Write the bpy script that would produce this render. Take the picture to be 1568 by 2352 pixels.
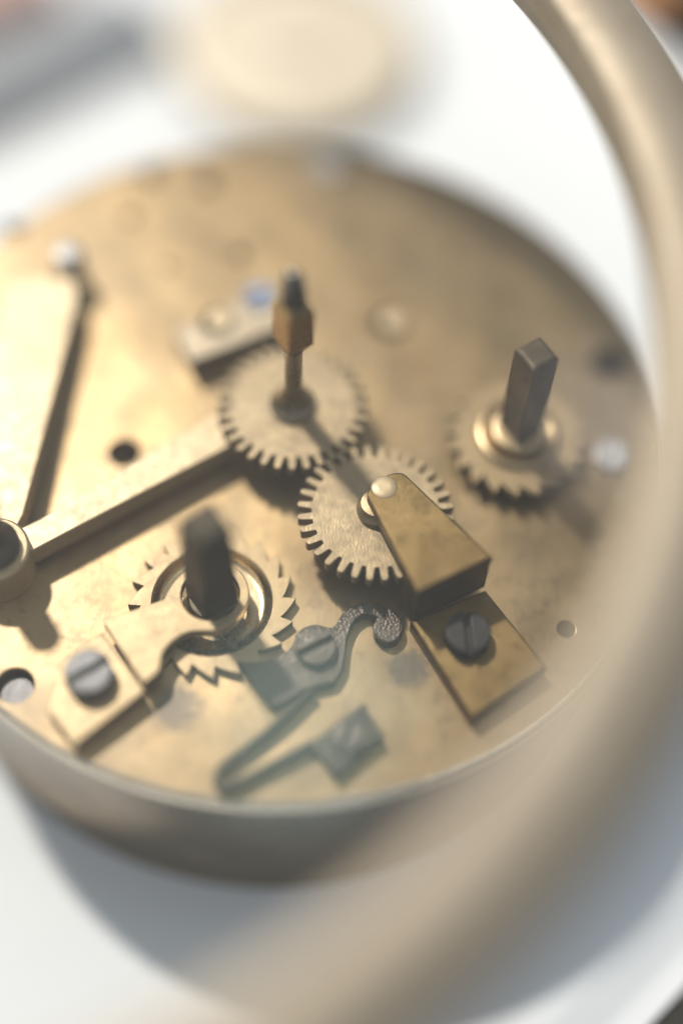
import bpy, math, random
from mathutils import Vector, Matrix
from mathutils.geometry import tessellate_polygon, delaunay_2d_cdt

S = 0.001                       # all lengths below are millimetres
scene = bpy.context.scene
for o in list(bpy.data.objects):
    bpy.data.objects.remove(o)
COL = scene.collection

# ------------------------------------------------------------------ camera
CAM_POS = Vector((6.720, -86.120, 131.778))
FWD = Vector((0.0, 0.50544, -0.86286))
RIGHT = Vector((0.99774, 0.05801, 0.03398))
UP = Vector((-0.06723, 0.86091, 0.50430))
cd = bpy.data.cameras.new('camera')
cam = bpy.data.objects.new('camera', cd)
COL.objects.link(cam)
m = Matrix((RIGHT, UP, -FWD)).transposed().to_4x4()
m.translation = CAM_POS * S
cam.matrix_world = m
cd.sensor_fit = 'VERTICAL'
cd.sensor_height = 36.0
cd.lens = 36.0 * 3531.2 / 2352.0
cd.clip_start = 0.002
cd.clip_end = 50.0
cd.dof.use_dof = True
cd.dof.focus_distance = 0.1458
cd.dof.aperture_fstop = 2.3
scene.camera = cam

# ------------------------------------------------------------------ world and lamps
w = bpy.data.worlds.new('World')
scene.world = w
w.use_nodes = True
bg = w.node_tree.nodes['Background']
bg.inputs[0].default_value = (0.80, 0.89, 1.0, 1)
bg.inputs[1].default_value = 0.47

SUN_DIR = Vector((-0.45, 0.55, 1.0)).normalized()     # towards the light
ld = bpy.data.lights.new('window_sunbeam', 'SPOT')
ld.energy = 325.0
ld.color = (1.0, 0.955, 0.88)
ld.shadow_soft_size = 0.095
ld.spot_size = math.radians(16)
ld.spot_blend = 0.3
lo = bpy.data.objects.new('window_sunbeam', ld)
COL.objects.link(lo)
lo.location = SUN_DIR * 2.6
lo.rotation_euler = (-SUN_DIR).to_track_quat('-Z', 'Y').to_euler()

def veil_lamp(name, loc, sx, sy, watts, colour):     # unseen lamps added for the soft veils they mirror in the glass
    ad = bpy.data.lights.new(name, 'AREA')
    ad.shape = 'ELLIPSE'
    ad.size, ad.size_y = sx, sy
    ad.energy = watts
    ad.color = colour
    ao = bpy.data.objects.new(name, ad)
    COL.objects.link(ao)
    ao.location = loc
    ao.rotation_euler = (-ao.location).to_track_quat('-Z', 'Y').to_euler()
veil_lamp('green_veil_lamp', (0.325, 0.215, 1.480), 0.30, 0.34, 0.75, (0.78, 1.0, 0.90))
veil_lamp('pink_veil_lamp', (0.72, 0.72, 1.13), 0.22, 0.26, 0.35, (1.0, 0.90, 0.92))

scene.view_settings.view_transform = 'Standard'
scene.view_settings.look = 'None'
scene.view_settings.exposure = 0.0
scene.view_settings.gamma = 1.0
scene.view_settings.use_curve_mapping = False
scene.cycles.use_denoising = True
scene.cycles.max_bounces = 10
scene.cycles.transparent_max_bounces = 16
scene.cycles.caustics_reflective = False
scene.cycles.sample_clamp_indirect = 4.0

# ------------------------------------------------------------------ materials
def mat_base(name):
    mt = bpy.data.materials.new(name)
    mt.use_nodes = True
    nt = mt.node_tree
    return mt, nt, nt.nodes, nt.links, nt.nodes['Principled BSDF']

def mm_coords(N, L, scale=(1, 1, 1), rot=0.0):
    tc = N.new('ShaderNodeTexCoord')
    mp = N.new('ShaderNodeMapping')
    mp.inputs['Scale'].default_value = tuple(1000.0 * s for s in scale)
    mp.inputs['Rotation'].default_value = (0, 0, rot)
    L.new(tc.outputs['Object'], mp.inputs['Vector'])
    return mp.outputs['Vector']

def noise(N, L, vec, scale, detail=3.0, rough=0.55):
    n = N.new('ShaderNodeTexNoise')
    n.inputs['Scale'].default_value = scale
    n.inputs['Detail'].default_value = detail
    n.inputs['Roughness'].default_value = rough
    L.new(vec, n.inputs['Vector'])
    return n.outputs['Fac']

def ramp(N, L, fac, stops):
    r = N.new('ShaderNodeValToRGB')
    e = r.color_ramp.elements
    e[0].position, e[0].color = stops[0][0], stops[0][1]
    e[1].position, e[1].color = stops[-1][0], stops[-1][1]
    for pos, c in stops[1:-1]:
        x = e.new(pos)
        x.color = c
    L.new(fac, r.inputs['Fac'])
    return r

def c4(c):
    return (c[0], c[1], c[2], 1.0)

def metal(name, col, col2, rough, spread=0.12, grain=0.12, grain_scale=3.0, streak=None, streak_rot=0.0,
          metallic=1.0, wave=0.0, coat=0.0, stain=None, stain_lo=0.60, stain_hi=0.72, pits=0.0):
    mt, nt, N, L, P = mat_base(name)
    P.inputs['Metallic'].default_value = metallic
    if coat:                                   # old lacquer and oil film
        P.inputs['Coat Weight'].default_value = 1.0
        P.inputs['Coat Roughness'].default_value = coat
        P.inputs['Coat IOR'].default_value = 1.6
    v = mm_coords(N, L)
    big = noise(N, L, v, 0.16, 4.0, 0.6)
    cr = ramp(N, L, big, [(0.35, c4(col)), (0.65, c4(col2))])
    colour = cr.outputs['Color']
    if stain:
        st = noise(N, L, v, 0.55, 6.0, 0.68)
        sr = ramp(N, L, st, [(stain_lo, (0, 0, 0, 1)), (stain_hi, (1, 1, 1, 1))])
        mx = N.new('ShaderNodeMix')
        mx.data_type = 'RGBA'
        L.new(sr.outputs['Color'], mx.inputs['Factor'])
        L.new(colour, mx.inputs['A'])
        mx.inputs['B'].default_value = c4(stain)
        colour = mx.outputs['Result']
    L.new(colour, P.inputs['Base Color'])
    mid = noise(N, L, v, 0.9, 5.0, 0.62)
    mr = N.new('ShaderNodeMapRange')
    mr.inputs['From Min'].default_value = 0.3
    mr.inputs['From Max'].default_value = 0.7
    mr.inputs['To Min'].default_value = max(0.03, rough - spread)
    mr.inputs['To Max'].default_value = rough + spread
    L.new(mid, mr.inputs['Value'])
    L.new(mr.outputs['Result'], P.inputs['Roughness'])
    sv = mm_coords(N, L, streak, streak_rot) if streak else v
    fine = noise(N, L, sv, grain_scale, 4.0, 0.65)
    b = N.new('ShaderNodeBump')
    b.inputs['Strength'].default_value = grain
    b.inputs['Distance'].default_value = 0.0001
    L.new(fine, b.inputs['Height'])
    last = b.outputs['Normal']
    if wave:                                   # slow unevenness of the hammered, hand finished sheet
        bw = N.new('ShaderNodeBump')
        bw.inputs['Strength'].default_value = 1.0
        bw.inputs['Distance'].default_value = wave
        L.new(noise(N, L, v, 0.055, 2.0, 0.45), bw.inputs['Height'])
        L.new(last, bw.inputs['Normal'])
        last = bw.outputs['Normal']
    if pits:
        vo = N.new('ShaderNodeTexVoronoi')
        vo.inputs['Scale'].default_value = 3.4
        L.new(v, vo.inputs['Vector'])
        b2 = N.new('ShaderNodeBump')
        b2.inputs['Strength'].default_value = pits
        b2.inputs['Distance'].default_value = 0.00025
        L.new(vo.outputs['Distance'], b2.inputs['Height'])
        L.new(last, b2.inputs['Normal'])
        last = b2.outputs['Normal']
    L.new(last, P.inputs['Normal'])
    return mt

def plain(name, col, col2, rough, scale=0.3, bump=0.0, bump_scale=4.0):
    mt, nt, N, L, P = mat_base(name)
    v = mm_coords(N, L)
    cr = ramp(N, L, noise(N, L, v, scale, 4.0, 0.6), [(0.35, c4(col)), (0.65, c4(col2))])
    L.new(cr.outputs['Color'], P.inputs['Base Color'])
    P.inputs['Roughness'].default_value = rough
    if bump:
        b = N.new('ShaderNodeBump')
        b.inputs['Strength'].default_value = bump
        b.inputs['Distance'].default_value = 0.0004
        L.new(noise(N, L, v, bump_scale, 4.0, 0.6), b.inputs['Height'])
        L.new(b.outputs['Normal'], P.inputs['Normal'])
    return mt

BR1, BR2 = (0.34, 0.24, 0.115), (0.28, 0.19, 0.085)
M_PLATE = metal('aged_plate_brass', (0.335, 0.227, 0.102), (0.25, 0.158, 0.058), 0.46, 0.06, 0.20, 2.4, (1.0, 0.25, 1.0), 0.7, wave=0.0011, coat=0.38,
                stain=(0.15, 0.095, 0.042), stain_lo=0.53, stain_hi=0.74)
M_WHEEL = metal('wheel_brass', (0.32, 0.235, 0.125), (0.255, 0.18, 0.09), 0.52, 0.12, 0.60, 5.0, (1.0, 0.35, 1.0), 0.35, coat=0.45)
M_RATCH = metal('ratchet_brass', BR1, (0.29, 0.20, 0.095), 0.47, 0.10, 0.22, 4.0, coat=0.42)
M_BLOCK = metal('block_brass', (0.34, 0.27, 0.18), (0.29, 0.22, 0.14), 0.50, 0.10, 0.22, 4.0, coat=0.45)
M_BAR = metal('polished_bar_brass', (0.20, 0.135, 0.058), (0.15, 0.098, 0.04), 0.40, 0.10, 0.22, 5.0, (3.0, 0.25, 1.0), -0.6, stain=(0.09, 0.06, 0.028), stain_lo=0.50, stain_hi=0.75)
M_LEVER = metal('lever_brass', (0.52, 0.40, 0.235), (0.45, 0.335, 0.185), 0.56, 0.10, 0.22, 4.0, coat=0.42)
M_DRUM = metal('drum_brass', (0.21, 0.15, 0.088), (0.165, 0.115, 0.065), 0.09, 0.03, 0.03, 2.0)
M_RIM = metal('rim_brass', (0.74, 0.66, 0.54), (0.64, 0.55, 0.42), 0.24, 0.05, 0.08, 2.0)
M_RING = metal('ring_brass', (0.50, 0.43, 0.335), (0.46, 0.385, 0.295), 0.72, 0.06, 0.06, 1.0)
M_STEEL = metal('grey_steel', (0.185, 0.178, 0.178), (0.13, 0.122, 0.12), 0.50, 0.08, 0.2, 5.0)
M_PINSTEEL = metal('pin_steel', (0.40, 0.385, 0.37), (0.33, 0.31, 0.30), 0.5, 0.08, 0.1, 5.0)
M_SPRING = metal('spring_steel', (0.08, 0.068, 0.053), (0.05, 0.043, 0.034), 0.34, 0.08, 0.2, 4.0)
M_LEFTSTEEL = metal('brown_arbor_steel', (0.075, 0.062, 0.044), (0.042, 0.036, 0.028), 0.55, 0.08, 0.45, 2.5, (1.0, 1.0, 0.3), 0.0)
M_DARKSTEEL = metal('dark_arbor_steel', (0.13, 0.105, 0.075), (0.075, 0.062, 0.045), 0.46, 0.10, 0.45, 2.5, (1.0, 1.0, 0.3), 0.0)
M_BLUED = metal('dark_screw_steel', (0.055, 0.052, 0.052), (0.035, 0.032, 0.031), 0.5, 0.10, 0.20, 4.0)
M_CLICK = metal('click_steel', (0.105, 0.088, 0.075), (0.07, 0.057, 0.048), 0.40, 0.10, 0.25, 5.0, pits=0.20)
M_PAPER = plain('white_paper', (0.83, 0.83, 0.82), (0.80, 0.80, 0.80), 0.85, 0.05, 0.05, 1.5)
M_MAT = plain('dark_bench_mat', (0.030, 0.028, 0.024), (0.085, 0.080, 0.068), 0.9, 1.6, 1.0, 2.0)
M_SLAB = plain('grey_block', (0.24, 0.25, 0.265), (0.21, 0.22, 0.235), 0.6, 0.1)
M_PINK = plain('pink_rubber', (0.78, 0.46, 0.37), (0.70, 0.40, 0.32), 0.7, 0.1)
M_ORANGE = plain('orange_wood', (0.72, 0.36, 0.16), (0.62, 0.29, 0.12), 0.6, 0.2)
M_BROWN = plain('dark_brown_wood', (0.075, 0.040, 0.020), (0.045, 0.025, 0.014), 0.6, 0.2)

# plate gets a sooty oil stain beside the click, a mark with a shape of its own
def add_crown(mt, k):
    # crown added as bump so the plate shades off towards its lower right
    nt = mt.node_tree
    N, L = nt.nodes, nt.links
    P = N['Principled BSDF']
    src = P.inputs['Normal'].links[0].from_socket
    v = mm_coords(N, L)
    d = N.new('ShaderNodeVectorMath'); d.operation = 'LENGTH'
    L.new(v, d.inputs[0])
    sq = N.new('ShaderNodeMath'); sq.operation = 'POWER'; sq.inputs[1].default_value = 2.0
    L.new(d.outputs['Value'], sq.inputs[0])
    mu = N.new('ShaderNodeMath'); mu.operation = 'MULTIPLY'; mu.inputs[1].default_value = -k * 0.001
    L.new(sq.outputs[0], mu.inputs[0])
    bp = N.new('ShaderNodeBump')
    bp.inputs['Strength'].default_value = 1.0
    bp.inputs['Distance'].default_value = 1.0
    L.new(mu.outputs[0], bp.inputs['Height'])
    L.new(src, bp.inputs['Normal'])
    L.new(bp.outputs['Normal'], P.inputs['Normal'])
add_crown(M_PLATE, 0.00115)

def add_plate_stain(mt, centre, radius):
    nt = mt.node_tree
    N, L = nt.nodes, nt.links
    P = N['Principled BSDF']
    src = P.inputs['Base Color'].links[0].from_socket
    v = mm_coords(N, L)
    d = N.new('ShaderNodeVectorMath'); d.operation = 'DISTANCE'
    L.new(v, d.inputs[0]); d.inputs[1].default_value = (centre[0], centre[1], 0.0)
    mr = N.new('ShaderNodeMapRange')
    mr.inputs['From Min'].default_value = radius
    mr.inputs['From Max'].default_value = radius * 0.2
    L.new(d.outputs['Value'], mr.inputs['Value'])
    sp = noise(N, L, v, 1.5, 6.0, 0.75)
    ad_ = N.new('ShaderNodeMath'); ad_.operation = 'MULTIPLY'
    L.new(mr.outputs['Result'], ad_.inputs[0]); L.new(sp, ad_.inputs[1])
    r = ramp(N, L, ad_.outputs['Value'], [(0.24, (0, 0, 0, 1)), (0.42, (0.9, 0.9, 0.9, 1))])
    mx = N.new('ShaderNodeMix'); mx.data_type = 'RGBA'
    L.new(r.outputs['Color'], mx.inputs['Factor'])
    L.new(src, mx.inputs['A'])
    mx.inputs['B'].default_value = (0.09, 0.065, 0.04, 1)
    L.new(mx.outputs['Result'], P.inputs['Base Color'])
add_plate_stain(M_PLATE, (-7.2, -31.0), 4.6)
add_plate_stain(M_PLATE, (14.0, -25.5), 4.0)

def glass_material():
    mt = bpy.data.materials.new('hazed_clear_glass')
    mt.use_nodes = True
    nt = mt.node_tree
    N, L = nt.nodes, nt.links
    N.clear()
    out = N.new('ShaderNodeOutputMaterial')
    tr = N.new('ShaderNodeBsdfTransparent'); tr.inputs[0].default_value = (0.985, 0.99, 0.985, 1)
    gl = N.new('ShaderNodeBsdfGlossy'); gl.inputs['Roughness'].default_value = 0.03
    gl.inputs['Color'].default_value = (0.95, 1.0, 0.97, 1)
    fr = N.new('ShaderNodeFresnel'); fr.inputs['IOR'].default_value = 1.5
    ge = N.new('ShaderNodeNewGeometry')          # a thin pane: the same reflectance from both sides
    ir = N.new('ShaderNodeMapRange')
    ir.inputs['To Min'].default_value = 1.5; ir.inputs['To Max'].default_value = 1.0 / 1.5
    L.new(ge.outputs['Backfacing'], ir.inputs['Value']); L.new(ir.outputs['Result'], fr.inputs['IOR'])
    m1 = N.new('ShaderNodeMixShader')
    L.new(fr.outputs[0], m1.inputs[0]); L.new(tr.outputs[0], m1.inputs[1]); L.new(gl.outputs[0], m1.inputs[2])
    df = N.new('ShaderNodeBsdfTranslucent'); df.inputs[0].default_value = (0.95, 0.90, 0.80, 1)  # warm milky haze mixed into the glass, lifts the darks below
    v = mm_coords(N, L)
    n = noise(N, L, v, 0.03, 3.0, 0.5)
    mr = N.new('ShaderNodeMapRange')
    mr.inputs['From Min'].default_value = 0.3; mr.inputs['From Max'].default_value = 0.7
    mr.inputs['To Min'].default_value = 0.060; mr.inputs['To Max'].default_value = 0.125
    L.new(n, mr.inputs['Value'])
    m2 = N.new('ShaderNodeMixShader')
    L.new(mr.outputs['Result'], m2.inputs[0]); L.new(m1.outputs[0], m2.inputs[1]); L.new(df.outputs[0], m2.inputs[2])
    L.new(m2.outputs[0], out.inputs['Surface'])
    return mt
M_GLASS = glass_material()

# ------------------------------------------------------------------ mesh helpers
class MB:
    def __init__(self):
        self.v, self.f, self.flat = [], [], set()
    def ring(self, pts, z):
        i = len(self.v)
        self.v += [(x, y, z) for x, y in pts]
        return list(range(i, i + len(pts)))
    def bridge(self, a, b):
        n = len(a)
        for k in range(n):
            self.f.append((a[k], a[(k + 1) % n], b[(k + 1) % n], b[k]))
    def cap(self, loops, up=True):
        if len(loops) > 1:
            flat = [i for lp in loops for i in lp]
            edges, k0 = [], 0
            for lp in loops:
                edges += [(k0 + k, k0 + (k + 1) % len(lp)) for k in range(len(lp))]
                k0 += len(lp)
            vo, eo, fo, ov, oe, of = delaunay_2d_cdt([Vector(self.v[i][:2]) for i in flat], edges, [], 0, 1e-6)
            z = self.v[flat[0]][2]
            idx = []
            for k, src in enumerate(ov):
                if src:
                    idx.append(flat[src[0]])
                else:
                    self.v.append((vo[k].x, vo[k].y, z)); idx.append(len(self.v) - 1)
            for f in fo:
                q = [idx[k] for k in f]
                va, vb, vc = (Vector(self.v[k]) for k in q[:3])
                g = (va + vb + vc) / 3.0
                if not inside(g, [self.v[k] for k in loops[0]]) or any(inside(g, [self.v[k] for k in lp]) for lp in loops[1:]):
                    continue
                nz = (vb - va).cross(vc - va).z
                self.flat.add(len(self.f))
                self.f.append(tuple(q) if (nz > 0) == up else tuple(reversed(q)))
            return
        polys = [[Vector(self.v[i]) for i in lp] for lp in loops]
        flat = [i for lp in loops for i in lp]
        for t in tessellate_polygon([[Vector((p.x, p.y, 0)) for p in pl] for pl in polys]):
            a, b, c = (flat[k] for k in t)
            va, vb, vc = Vector(self.v[a]), Vector(self.v[b]), Vector(self.v[c])
            nz = (vb - va).cross(vc - va).z
            if abs(nz) < 1e-12:
                continue
            self.flat.add(len(self.f))
            self.f.append((a, b, c) if (nz > 0) == up else (a, c, b))
    def prism(self, outer, z0, z1, b=0.12, holes=(), bottom=True):
        outer = ccw(outer)
        holes = [list(reversed(ccw(h))) for h in holes]
        tops, bots = [], []
        for lp in [outer] + holes:
            r0 = self.ring(lp, z0)
            r1 = self.ring(lp, z1 - b)
            r2 = self.ring(inset(lp, b * 0.3), z1 - b * 0.3)
            r3 = self.ring(inset(lp, b), z1)
            self.bridge(r0, r1); self.bridge(r1, r2); self.bridge(r2, r3)
            tops.append(r3); bots.append(r0)
        self.cap(tops, True)
        if bottom:
            self.cap(bots, False)
    def lathe(self, profile, centre=(0, 0), n=48, cap_top=True, cap_bot=False):
        cx, cy = centre
        prev = first = None
        for r, z in profile:
            rg = self.ring([(cx + r * math.cos(2 * math.pi * k / n), cy + r * math.sin(2 * math.pi * k / n)) for k in range(n)], z)
            if prev:
                self.bridge(prev, rg)
            else:
                first = rg
            prev = rg
        if cap_top: self.f.append(tuple(prev))
        if cap_bot: self.f.append(tuple(reversed(first)))
    def build(self, name, mat, parent=None, origin=(0, 0, 0), label=None, smooth=30):
        me = bpy.data.meshes.new(name)
        ox, oy, oz = origin
        me.from_pydata([((x - ox) * S, (y - oy) * S, (z - oz) * S) for x, y, z in self.v], [], self.f)
        me.materials.append(mat)
        if smooth:
            me.set_sharp_from_angle(angle=math.radians(smooth))
            me.polygons.foreach_set('use_smooth', [k not in self.flat for k in range(len(me.polygons))])
            me.update()
        o = bpy.data.objects.new(name, me)
        COL.objects.link(o)
        o.location = (ox * S, oy * S, oz * S)
        if parent:
            o.parent = parent
            o.location = Vector((ox * S, oy * S, oz * S)) - world_of(parent)
        if label:
            o['label'] = label
        return o

def world_of(o):
    p = Vector(o.location)
    while o.parent:
        o = o.parent
        p += Vector(o.location)
    return p

def area(p):
    return 0.5 * sum(p[k][0] * p[(k + 1) % len(p)][1] - p[(k + 1) % len(p)][0] * p[k][1] for k in range(len(p)))

def inside(q, poly):
    hit = False
    for k in range(len(poly)):
        x0, y0, x1, y1 = poly[k - 1][0], poly[k - 1][1], poly[k][0], poly[k][1]
        if (y0 > q.y) != (y1 > q.y) and q.x < (x1 - x0) * (q.y - y0) / (y1 - y0) + x0:
            hit = not hit
    return hit

def ccw(p):
    p = list(p)
    return p if area(p) > 0 else p[::-1]

def inset(p, d):
    out = []
    n = len(p)
    for k in range(n):
        a, b, c = Vector(p[k - 1]), Vector(p[k]), Vector(p[(k + 1) % n])
        e1, e2 = (b - a), (c - b)
        if e1.length < 1e-9 or e2.length < 1e-9:
            out.append(tuple(b)); continue
        e1.normalize(); e2.normalize()
        n1, n2 = Vector((-e1.y, e1.x)), Vector((-e2.y, e2.x))
        mid = n1 + n2
        if mid.length < 1e-6:
            out.append(tuple(b)); continue
        mid.normalize()
        s = min(1.0 / max(mid.dot(n1), 0.35), 2.2)
        q = b + mid * d * s
        out.append((q.x, q.y))
    return out

def circle(cx, cy, r, n=40, a0=0.0):
    return [(cx + r * math.cos(a0 + 2 * math.pi * k / n), cy + r * math.sin(a0 + 2 * math.pi * k / n)) for k in range(n)]

def spline(pts, steps=6, closed=False):
    out = []
    n = len(pts)
    rng = range(n if closed else n - 1)
    for k in rng:
        g = (lambda i: pts[i % n]) if closed else (lambda i: pts[max(0, min(n - 1, i))])
        p0, p1, p2, p3 = g(k - 1), g(k), g(k + 1), g(k + 2)
        for s in range(steps):
            t = s / steps
            out.append(tuple(0.5 * ((2 * p1[i]) + (-p0[i] + p2[i]) * t + (2 * p0[i] - 5 * p1[i] + 4 * p2[i] - p3[i]) * t * t
                                    + (-p0[i] + 3 * p1[i] - 3 * p2[i] + p3[i]) * t ** 3) for i in (0, 1)))
    if not closed:
        out.append(tuple(pts[-1]))
    return out

def square(cx, cy, side, ang):
    return circle(cx, cy, side / math.sqrt(2), 4, ang + math.pi / 4)

def rot_rect(cx, cy, lx, ly, ang):
    c, s = math.cos(ang), math.sin(ang)
    return [(cx + c * x - s * y, cy + s * x + c * y) for x, y in ((-lx, -ly), (lx, -ly), (lx, ly), (-lx, ly))]

def thing(name, label, cat, loc=(0, 0, 0), group=None):
    o = bpy.data.objects.new(name, None)
    o.empty_display_size = 0.005
    COL.objects.link(o)
    o.location = Vector(loc) * S
    o['label'] = label
    o['category'] = cat
    if group: o['group'] = group
    return o

def tag(o, label, cat, group=None):
    o['label'] = label; o['category'] = cat
    if group: o['group'] = group
    return o

# ------------------------------------------------------------------ the setting: bench mat and paper
TZ = -25.0                                # top of the paper
t = MB()
t.prism([(-900, -900), (900, -900), (900, 900), (-900, 900)], -60.0, TZ - 3.0, 0.5)
o = t.build('bench_top', M_MAT); o['kind'] = 'structure'

# paper on an unseen added pad, sloped to give a greyer edge band
EU = Vector((0.69, 0.724)).normalized()   # along the edge
EN = Vector((0.724, -0.69)).normalized()  # outwards
E0 = Vector((45.0, -46.4))
prof = [(-230, TZ), (-60, TZ), (-9.0, TZ), (-7.4, TZ - 0.15), (-6.2, TZ - 0.55), (-3.4, TZ - 2.0), (-2.7, TZ - 2.3), (-2.0, TZ - 2.45), (0, TZ - 2.5)]
p = MB()
us = [-170, -120, -80, -50, -20, 10, 40, 70, 98.0]
grid = []
for d, z in prof:
    row = []
    for u_ in us:
        q = E0 + EU * u_ + EN * d
        p.v.append((q.x, q.y, z)); row.append(len(p.v) - 1)
    grid.append(row)
nv = len(p.v)
p.v += [(x, y, z - 0.25) for x, y, z in p.v[:nv]]
for i in range(len(prof) - 1):
    for j in range(len(us) - 1):
        a, b, c, d = grid[i][j], grid[i][j + 1], grid[i + 1][j + 1], grid[i + 1][j]
        p.f.append((a, d, c, b)); p.f.append((a + nv, b + nv, c + nv, d + nv))
edge = grid[0] + [r[-1] for r in grid[1:]] + grid[-1][-2::-1] + [r[0] for r in grid[-2:0:-1]]
for k in range(len(edge)):
    a, b = edge[k], edge[(k + 1) % len(edge)]
    p.f.append((a, b, b + nv, a + nv))
paper = p.build('paper_sheet', M_PAPER, smooth=60)
tag(paper, 'plain white sheet of paper lying under the brass clock movement', 'paper')

pad = MB()  # unseen pad added under the sloping paper
def edge_pt(u_, d): 
    q = E0 + EU * u_ + EN * d
    return (q.x, q.y)
pad.prism([edge_pt(-165, -222), edge_pt(90, -222), edge_pt(90, -8.6), edge_pt(-165, -8.6)], TZ - 3.0, TZ - 0.3, 0.3)
o = pad.build('hidden_pad', M_SLAB); o['kind'] = 'structure'

# ------------------------------------------------------------------ the clock movement
mv = thing('clock_movement', 'round brass clock movement with gear wheels, ratchets and steel arbors on white paper', 'clock movement', (0, 0, TZ))

HOLES = [(10.44, 14.83, 1.9), (-22.28, -29.85, 1.8), (-18.85, 27.08, 0.8), (-17.47, 33.6, 1.1), (-10.93, 32.6, 1.1),
         (-6.34, 22.87, 0.8), (-31.46, 24.1, 1.1), (34.0, 11.5, 2.1), (28.9, -20.2, 0.9), (-15.6, -3.7, 1.6),
         (-14.0, 20.5, 0.5), (17.0, 25.0, 0.6), (-29.5, -14.0, 0.8)]
b = MB()
b.prism(circle(0, 0, 39.55, 220), -2.2, 0.0, 0.10, [circle(x, y, r, 28) for x, y, r in HOLES])
b.build('plate', M_PLATE, mv, (0, 0, 0), 'large round aged brass plate with drilled holes and dark stains')
b = MB()
b.lathe([(39.2, -3.6), (39.2, -2.9)], n=160, cap_bot=True)
b.build('inner_plate', M_PLATE, mv, (0, 0, -3.6))
b = MB()
b.lathe([(39.75, -2.15), (39.75, -23.6), (39.95, -24.0), (39.95, -25.0), (38.9, -25.0), (38.9, -2.6)], n=220, cap_top=False)
b.build('drum_wall', M_DRUM, mv, (0, 0, TZ), 'polished brass drum wall below the plate edge')

b = MB()
b.lathe([(39.5, -2.2), (39.95, -2.1), (40.1, -1.5), (40.1, -0.8), (40.0, -0.35), (39.8, -0.05), (39.6, 0.06), (39.45, 0.03), (39.4, -0.3)], n=240, cap_top=False)
b.build('rim', M_RIM, mv, (0, 0, -2.2), 'shiny rounded rim of the plate')

def gear(cx, cy, ro, rr, n, phase, tw=0.40, tip=0.36):
    out = []
    pitch = 2 * math.pi / n
    for k in range(n):
        a = phase + k * pitch
        half_r, half_t = tw / rr, tip / ro
        seq = [(rr, -0.5 * pitch + 0.10 * pitch), (rr, -half_r * 1.12), (rr + 0.10, -half_r), (ro - 0.38, -half_t),
               (ro - 0.16, -half_t * 0.82), (ro - 0.03, -half_t * 0.42), (ro - 0.03, half_t * 0.42), (ro - 0.16, half_t * 0.82),
               (ro - 0.38, half_t), (rr + 0.10, half_r), (rr, half_r * 1.12)]
        out += [(cx + r * math.cos(a + d), cy + r * math.sin(a + d)) for r, d in seq]
    return out

def ratchet(cx, cy, ro, rr, n, phase):
    out = []
    pitch = 2 * math.pi / n
    for k in range(n):
        a = phase + k * pitch
        for d, r in ((-0.93, rr), (-0.66, rr + (ro - rr) * 0.30), (-0.33, rr + (ro - rr) * 0.66), (-0.04, ro), (0.0, ro - 0.02)):
            out.append((cx + r * math.cos(a + d * pitch), cy + r * math.sin(a + d * pitch)))
    return out

def screw(name, cx, cy, z0, z1, r, ang, mat, parent, slot=0.55, depth=0.8, label=None):
    s = MB()
    zf = z1 - depth
    s.lathe([(r, z0), (r, zf)], (cx, cy), 40, True, True)
    half = math.asin(slot / 2 / r)
    for sg in (0, math.pi):
        pts = [(cx + r * 0.997 * math.cos(ang + sg + half + (math.pi - 2 * half) * k / 22),
                cy + r * 0.997 * math.sin(ang + sg + half + (math.pi - 2 * half) * k / 22)) for k in range(23)]
        s.prism(pts, zf - 0.02, z1, min(0.16, depth * 0.4), bottom=False)
    return s.build(name, mat, parent, (cx, cy, z0), label)

# --- the two meshing wheels
W1, W2 = (1.16, 0.05), (10.0, -11.45)
NT = 32
aw = math.atan2(W2[1] - W1[1], W2[0] - W1[0])
b = MB()
b.prism(gear(W1[0], W1[1], 7.55, 6.15, NT, aw), 3.8, 5.0, 0.07, [circle(W1[0], W1[1], 0.7, 20)])
wheel1 = b.build('gear_wheel', M_WHEEL, mv, (*W1, 3.8), 'brass gear wheel around the tall centre arbor')
b = MB()
b.prism(gear(W2[0], W2[1], 7.55, 6.15, NT, aw + math.pi + math.pi / NT), 3.75, 4.95, 0.07, [circle(W2[0], W2[1], 0.7, 20)])
wheel2 = b.build('gear_wheel', M_WHEEL, mv, (*W2, 3.75), 'brass gear wheel partly under the polished cock arm')

b = MB()
b.lathe([(2.3, 5.0), (2.3, 5.5), (2.0, 5.75), (1.75, 6.1), (1.25, 7.3), (0.95, 8.2), (0.92, 8.8), (0.88, 14.2), (1.05, 14.7)], W1, 32, False)
M_SHAFT = metal('bronzed_shaft', (0.36, 0.29, 0.20), (0.28, 0.22, 0.15), 0.24, 0.06, 0.15, 3.0)
b.build('arbor_shaft', M_SHAFT, wheel1, (*W1, 5.0))
b = MB()
ang = 0.62
lo_, mi_ = square(*W1, 1.3, ang), square(*W1, 2.75, ang)
r0 = b.ring(square(*W1, 1.6, ang), 14.6); r1 = b.ring(mi_, 15.8); r2 = b.ring(square(*W1, 2.85, ang), 20.6); r3 = b.ring(square(*W1, 2.0, ang), 21.6)
b.f.append(tuple(reversed(r0))); b.bridge(r0, r1); b.bridge(r1, r2); b.bridge(r2, r3); b.f.append(tuple(r3))
M_BRONZE = metal('bronzed_brass', (0.48, 0.31, 0.12), (0.38, 0.24, 0.09), 0.28, 0.08, 0.2, 3.0)
b.build('hand_square', M_BRONZE, wheel1, (*W1, 14.6), smooth=20)
b = MB()
b.lathe([(1.15, 21.5), (1.22, 22.0), (1.1, 22.4), (1.18, 22.8), (1.05, 23.2), (1.0, 24.4), (0.8, 25.3), (0.40, 25.8), (0.1, 25.9)], W1, 28)
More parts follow.
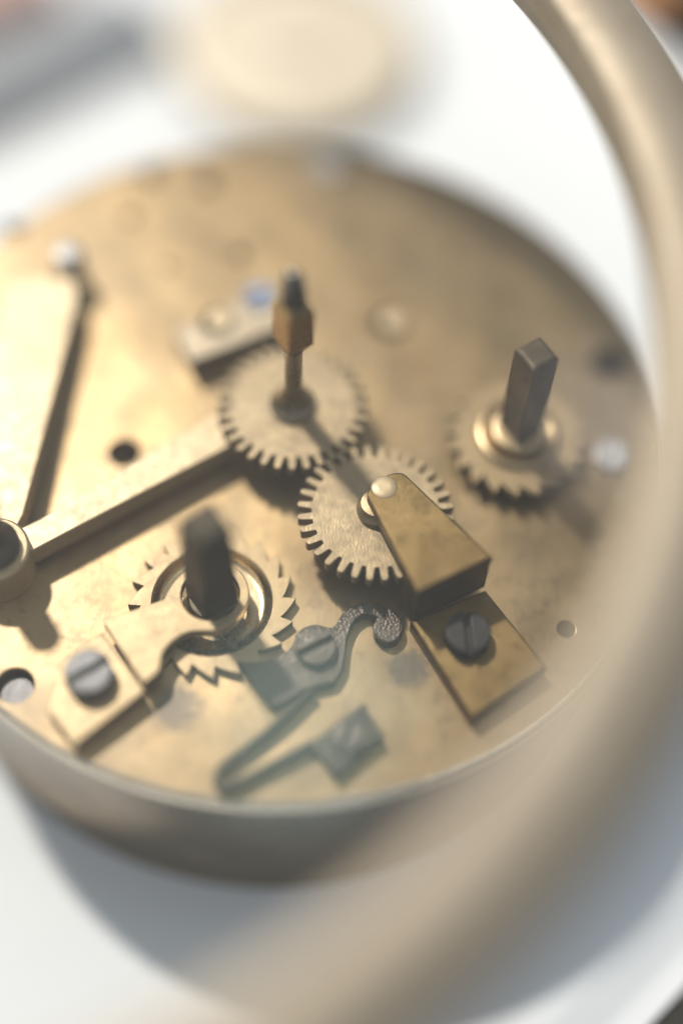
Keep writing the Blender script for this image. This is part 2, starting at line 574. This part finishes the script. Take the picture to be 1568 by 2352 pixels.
b.build('arbor_tip', metal('tip_steel', (0.17, 0.16, 0.15), (0.12, 0.11, 0.10), 0.25, 0.06, 0.1, 3.0), wheel1, (*W1, 21.5))
b = MB()
b.lathe([(0.6, -0.5), (0.6, 3.9)], W1, 16, False)
b.build('arbor_foot', M_DARKSTEEL, wheel1, (*W1, -0.5))

b = MB()
b.lathe([(1.9, 4.9), (1.9, 5.5), (1.65, 5.8), (1.5, 6.1), (1.5, 6.5), (0.8, 6.6), (0.8, 6.8)], W2, 36)
b.build('hub', M_RATCH, wheel2, (*W2, 4.9))
b = MB()
b.lathe([(0.6, -0.5), (0.6, 3.85)], W2, 16, False)
b.build('arbor_foot', M_DARKSTEEL, wheel2, (*W2, -0.5))

# --- cock over the second wheel: foot, riser and polished arm
ck = MB()
ck.prism([(13.9, -21.5), (19.88, -30.88), (26.68, -25.17), (20.9, -17.6)], 0.0, 2.0, 0.22)
cock = ck.build('wheel_cock', M_BAR, mv, (20.0, -24.0, 0.0), 'polished brass cock with raised arm and screwed square foot')
ck = MB()
ck.prism([(12.9, -19.2), (14.2, -21.25), (20.8, -17.2), (19.3, -15.2)], 1.8, 6.7, 0.06)
ck.build('riser', M_BAR, cock, (17.0, -19.5, 1.8))
ck = MB()
ax, ay = 10.9, -10.3
dx, dy = 0.655, -0.756
nx, ny = 0.756, 0.655
arm = []
for k in range(9):
    a = math.pi * (0.5 + k / 8.0)
    lx, lyy = 1.15 * math.cos(a), 2.25 * math.sin(a)
    arm.append((ax + dx * lx + nx * lyy, ay + dy * lx + ny * lyy))
arm += [(14.1, -21.35), (20.95, -17.15)]
ck.prism(arm, 6.6, 7.7, 0.22)
ck.build('arm', M_BAR, cock, (14.0, -14.0, 6.6))
ck = MB()
ck.lathe([(1.3, 7.6), (1.25, 7.72), (1.05, 7.82), (0.5, 7.84), (0.2, 7.84)], (10.6, -10.4), 28)
ck.build('pivot', M_LEVER, cock, (10.6, -10.4, 7.6))
screw('screw', 19.2, -22.9, 1.9, 3.6, 2.15, math.radians(97), M_BLUED, cock, 0.5, 0.7, 'dark slotted screw on the cock foot')

# --- right ratchet wheel with winding square
RC = (23.85, -0.15)
b = MB()
b.prism(ratchet(*RC, 7.15, 5.95, 20, math.radians(-89)), 1.5, 2.6, 0.06, [circle(*RC, 1.2, 20)])
rr_ = b.build('ratchet_wheel', M_RATCH, mv, (*RC, 1.5), 'brass ratchet wheel with shiny hub on the right of the plate')
b = MB()
b.lathe([(4.3, 2.5), (4.25, 2.9), (4.0, 3.2), (3.7, 3.3), (3.4, 3.15), (3.25, 2.9), (3.1, 2.85), (2.95, 3.1), (2.9, 3.8), (2.7, 4.05), (2.3, 4.15), (1.4, 4.15)], RC, 56)
b.build('hub', metal('polished_hub_brass', (0.40, 0.30, 0.18), (0.34, 0.25, 0.14), 0.36, 0.04, 0.05, 3.0), rr_, (*RC, 2.0))
b = MB()
b.prism(square(*RC, 2.95, math.radians(37)), 3.5, 16.6, 0.34)
b.build('winding_square', M_DARKSTEEL, rr_, (*RC, 3.5), 'dark square steel winding arbor', smooth=20)
b = MB()
b.lathe([(1.15, -0.5), (1.15, 2.2)], RC, 20, False)
b.build('arbor_foot', M_DARKSTEEL, rr_, (*RC, -0.5))

# --- left ratchet wheel: recessed face, winding square
LC = (-4.97, -20.28)
b = MB()
b.prism(ratchet(*LC, 7.95, 6.75, 20, math.radians(-65)), 0.12, 1.0, 0.05, [circle(*LC, 5.75, 64)])
rl_ = b.build('ratchet_wheel', M_RATCH, mv, (*LC, 0.12), 'brass ratchet wheel with recessed face under the left bridge')
b = MB()
b.lathe([(5.72, 0.95), (5.5, 0.80), (5.25, 0.5), (4.9, 0.30), (4.5, 0.26), (1.2, 0.26)], LC, 72, True)
b.build('recess', metal('recess_brass', (0.46, 0.35, 0.21), (0.38, 0.28, 0.16), 0.26, 0.06, 0.08, 3.0), rl_, (*LC, 0.2))
b = MB()
b.prism(square(*LC, 3.45, math.radians(38)), 0.3, 16.0, 0.3)
b.build('winding_square', M_LEFTSTEEL, rl_, (*LC, 0.3), 'dark square steel winding arbor near the front', smooth=20)
b = MB()
b.lathe([(2.35, 0.25), (2.35, 1.5), (2.1, 1.7), (1.4, 1.7)], LC, 36)
b.build('collar', M_DARKSTEEL, rl_, (*LC, 0.25))

# --- left bridge
def dn(pts, d=0.4):
    return [(x, y - d) for x, y in pts]
b = MB()
b.prism(dn([(-17.93, -27.52), (-14.65, -24.5), (-9.95, -30.05), (-15.59, -35.65), (-18.48, -32.6)]), 0.0, 2.2, 0.13)
lb = b.build('arbor_bridge', M_RATCH, mv, (-15.0, -30.0, 0.0), 'brass bridge with curved edge around the left winding arbor')
outline = [(-14.55, -23.75), (-14.3, -23.45), (-11.2, -21.86), (-9.3, -20.94)]
outline += spline([(-9.3, -20.94), (-8.5, -18.9), (-6.9, -17.1), (-5.0, -16.55), (-3.4, -16.8), (-2.3, -17.6), (-1.5, -19.1), (-1.5, -20.8), (-2.6, -22.85),
                   (-4.1, -23.78), (-6.5, -24.1), (-7.9, -25.1), (-8.75, -26.4), (-8.9, -28.2), (-10.15, -29.6)], 5)[1:]
b = MB()
b.prism(dn(outline), 1.7, 2.85, 0.10, [circle(-5.02, -20.45, 2.75, 44)])
b.build('arm', M_RATCH, lb, (-8.0, -23.0, 1.7))
screw('screw', -15.1, -29.6, 2.1, 4.0, 2.2, math.radians(37), M_STEEL, lb, 0.5, 0.75, 'grey slotted screw on the bridge foot')

# --- click and its spring
cl = [(-1.85, -26.5), (1.64, -30.75), (3.02, -30.01), (4.57, -28.76), (7.1, -27.92)]
cl += spline([(7.1, -27.92), (7.89, -26.37), (8.02, -24.35), (8.18, -22.8), (8.72, -21.39), (9.75, -20.62), (10.75, -21.0)], 4)[1:]
cl += spline([(10.75, -21.0), (10.42, -21.94), (10.77, -22.97), (11.9, -23.5), (12.85, -22.95), (13.25, -21.74), (12.4, -20.2), (10.61, -19.45), (8.92, -19.6),
              (7.45, -20.75), (6.6, -22.3), (4.9, -22.1), (3.4, -23.0), (2.7, -24.9), (0.25, -26.4)], 4)[1:]
b = MB()
b.prism(cl, 0.25, 1.3, 0.14)
click = b.build('click_pawl', M_CLICK, mv, (5.2, -24.6, 0.25), 'dark steel click with curled tail engaging the ratchet wheel')
screw('screw', 5.2, -24.75, 1.2, 2.2, 1.95, math.radians(33), M_CLICK, click, 0.5, 0.6, 'slotted screw of the click')

def ribbon(path, wd, z0, z1, bev=0.08):
    L_, R_ = [], []
    for k, q in enumerate(path):
        a = Vector(path[max(0, k - 1)]); c = Vector(path[min(len(path) - 1, k + 1)])
        d = (c - a).normalized()
        n_ = Vector((-d.y, d.x)) * wd / 2
        L_.append((q[0] + n_.x, q[1] + n_.y)); R_.append((q[0] - n_.x, q[1] - n_.y))
    mb = MB()
    mb.prism(L_ + R_[::-1], z0, z1, bev)
    return mb
sp = spline([(5.2, -28.7), (4.5, -29.6), (3.05, -31.4), (0.86, -33.7), (-1.5, -35.9), (-2.6, -37.2), (-2.85, -38.1), (-2.2, -38.75), (-1.2, -38.45), (1.2, -36.9), (5.6, -34.0)], 6)
b = ribbon(sp, 0.50, 0.15, 1.6)
spring = b.build('click_spring', M_SPRING, mv, (1.0, -35.0, 0.15), 'bent steel hairpin spring pressing the click')
b = MB()
b.prism([(5.35, -34.1), (9.92, -29.94), (11.94, -32.99), (7.86, -37.2)], 0.0, 1.5, 0.1)
b.build('spring_foot', M_SPRING, spring, (8.6, -33.5, 0.0))
screw('screw', 8.7, -33.45, 1.4, 2.1, 1.5, math.radians(70), M_CLICK, spring, 0.4, 0.45)

b = MB()
b.lathe([(1.4, -3.0), (1.4, 0.5), (1.25, 0.7), (0.7, 0.78), (0.2, 0.78)], (10.9, 14.75), 28)  # disc added to stand for the lit inside of the hole
b.build('hole_lit_disc', M_LEVER, mv, (10.95, 14.75, -3.0), 'bright brass disc added for the lit spot in a hole behind the wheels')
b = MB()
b.lathe([(1.62, -3.0), (1.62, -1.25), (1.5, -1.1), (0.2, -1.1)], (-22.2, -30.0), 28)
b.build('pillar_end', M_STEEL, mv, (-22.2, -30.0, -3.0))

# --- lever with two arms on a hub
HB = (-25.6, -18.1)
b = MB()
b.lathe([(3.4, 0.05), (3.4, 4.4), (3.15, 4.65), (2.5, 4.7), (2.4, 4.4), (2.1, 4.4)], HB, 44)
lever = b.build('strike_lever', M_LEVER, mv, (*HB, 0.0), 'bright brass two armed lever at the left edge')
b = MB()
b.prism([(-22.12, -14.0), (-6.2, 0.0), (-4.2, -3.75), (-22.0, -17.3), (-24.6, -18.6), (-25.0, -16.0)], 1.0, 3.4, 0.14)
b.build('lever_arm', M_LEVER, lever, (-14.0, -8.0, 1.0))
b = MB()
b.prism([(-29.85, 14.9), (-23.1, 15.3), (-22.3, 12.8), (-23.65, -13.6), (-24.4, -16.2), (-28.0, -16.5), (-30.6, -6.0)], 1.1, 3.5, 0.14)
b.build('lever_arm', M_LEVER, lever, (-26.0, 0.0, 1.1))
b = MB()
b.lathe([(2.55, 4.2), (2.55, 5.6), (2.2, 6.1), (1.8, 6.5), (1.6, 6.7), (1.6, 12.0), (1.2, 12.4)], HB, 32)
b.build('pivot_arbor', M_DARKSTEEL, lever, (*HB, 4.2))
b = MB()
b.lathe([(1.5, -0.02), (1.5, 4.7), (1.35, 5.0), (0.9, 5.1)], (-23.9, 17.6), 28)
b.build('steel_pin', M_PINSTEEL, mv, (-23.9, 17.6, 0.0), 'pale steel pin standing above the lever end')

# --- small bridge behind the centre wheel
b = MB()
b.prism([(-11.82, 9.3), (-1.64, 17.96), (-0.2, 11.5), (-9.7, 5.9)], 0.0, 3.0, 0.16, [circle(-7.6, 11.2, 1.75, 30)])
sb = b.build('small_bridge', M_BLOCK, mv, (-6.0, 11.0, 0.0), 'small brass block with a hole behind the centre wheel')
b = MB()
b.lathe([(1.35, 0.0), (1.35, 3.3), (1.2, 3.5), (0.7, 3.58), (0.2, 3.58)], (-7.2, 11.25), 28)  # added disc that gives the block's hole its lit spot
b.build('block_lit_disc', M_LEVER, sb, (-7.2, 11.25, 0.0))
screw('screw', -3.5, 14.7, 2.7, 3.3, 1.75, 0.5, metal('blued_screw_steel', (0.26, 0.28, 0.36), (0.2, 0.22, 0.29), 0.4), sb, 0.35, 0.3, 'blued steel screw')

screw('screw', 2.4, 36.4, -0.4, 0.45, 1.8, 0.4, M_PINSTEEL, mv, 0.4, 0.35, 'pale screw at the far edge of the plate')
screw('screw', 33.9, -0.3, -0.4, 0.5, 1.9, 1.45, M_PINSTEEL, mv, 0.4, 0.35, 'pale polished screw near the right edge of the plate')

# ------------------------------------------------------------------ brass ring with glass above the movement
RCN = Vector((-37.7, -7.9, 34.0))
bz = thing('glass_ring', 'thick brass ring holding clear glass, raised over the movement', 'lens ring', RCN)
rn = Vector((0.0, 0.0, 1.0))
bz.rotation_mode = 'QUATERNION'
bz.rotation_quaternion = Vector((0, 0, 1)).rotation_difference(rn)
def local_build(mb, name, mat, label=None, smooth=35):
    me_o = mb.build(name, mat, None, (0, 0, 0), label, smooth)
    me_o.parent = bz
    return me_o
b = MB()
prf = [(69.2, -3.2), (68.6, -2.6), (68.6, 0.8), (68.9, 1.7), (69.6, 2.2), (71.2, 2.3), (73.2, 1.9), (75.6, 0.8), (77.4, -0.8), (78.2, -2.0), (78.2, -3.5), (77.6, -4.1), (69.8, -3.8), (69.2, -3.2)]
b.lathe(prf, n=240, cap_top=False)
local_build(b, 'ring', M_RING, None)
b = MB()
GR = 69.2
RR = (GR ** 2 + 7.0 ** 2) / (2 * 7.0)
pt = []
for k in range(25):
    r = GR * (1 - k / 24.0) + 0.01
    pt.append((r, math.sqrt(RR * RR - r * r) - (RR - 7.0) + 0.3))
b.lathe(pt, n=160)
local_build(b, 'glass', M_GLASS, 'clear domed glass with a milky haze mixed in', smooth=60)
b = MB()
la = math.radians(45)
lx_, ly_ = 80.2 * math.cos(la), 80.2 * math.sin(la)
b.lathe([(3.4, -2.2), (3.6, -1.6), (3.6, 1.6), (3.2, 2.3), (2.0, 2.5)], (lx_, ly_), 36, True, True)
local_build(b, 'lug', M_RING)

# ------------------------------------------------------------------ blurred things on the paper behind
b = MB()
b.lathe([(17.3, TZ), (17.3, TZ + 3.2), (17.0, TZ + 3.7), (16.4, TZ + 3.9), (14.6, TZ + 3.9), (14.4, TZ + 3.3), (5.0, TZ + 3.3), (4.8, TZ + 4.0), (2.0, TZ + 4.0)], (-4.0, 80.5), 96, True, True)
M_BARREL = metal('pale_barrel_brass', (0.60, 0.53, 0.43), (0.56, 0.49, 0.39), 0.66, 0.08, 0.06, 1.0)
tag(b.build('spring_barrel', M_BARREL, None, (-4.0, 80.5, TZ)), 'pale brass disc shaped barrel lying out of focus behind the movement', 'barrel')
b = MB()
a = math.atan2(18, 21)
b.prism(rot_rect(-43.2, 70.4, 22.5, 6.0, a), TZ, TZ + 4.0, 0.6)
tag(b.build('grey_block', M_SLAB, None, (-43.2, 70.4, TZ)), 'flat grey block out of focus in the upper left corner', 'block')
b = MB()
b.prism(rot_rect(-53.0, 83.5, 15.0, 5.0, a), TZ, TZ + 6.0, 1.6)
tag(b.build('pink_eraser', M_PINK, None, (-53.0, 83.5, TZ)), 'soft pink piece behind the grey block', 'eraser')
b = MB()
b.prism(rot_rect(44.0, 99.0, 3.6, 7.0, 0.45), TZ, TZ + 5.0, 0.8)
tag(b.build('orange_peg', M_ORANGE, None, (44.0, 99.0, TZ)), 'small orange wooden peg beside the ring at the upper right', 'peg')
b = MB()
b.prism(rot_rect(62.0, 99.5, 9.0, 14.0, 0.45), TZ - 3.0, TZ + 3.0, 0.8)
tag(b.build('brown_block', M_BROWN, None, (62.0, 99.5, TZ - 3.0)), 'dark brown wooden block in the upper right corner', 'block')
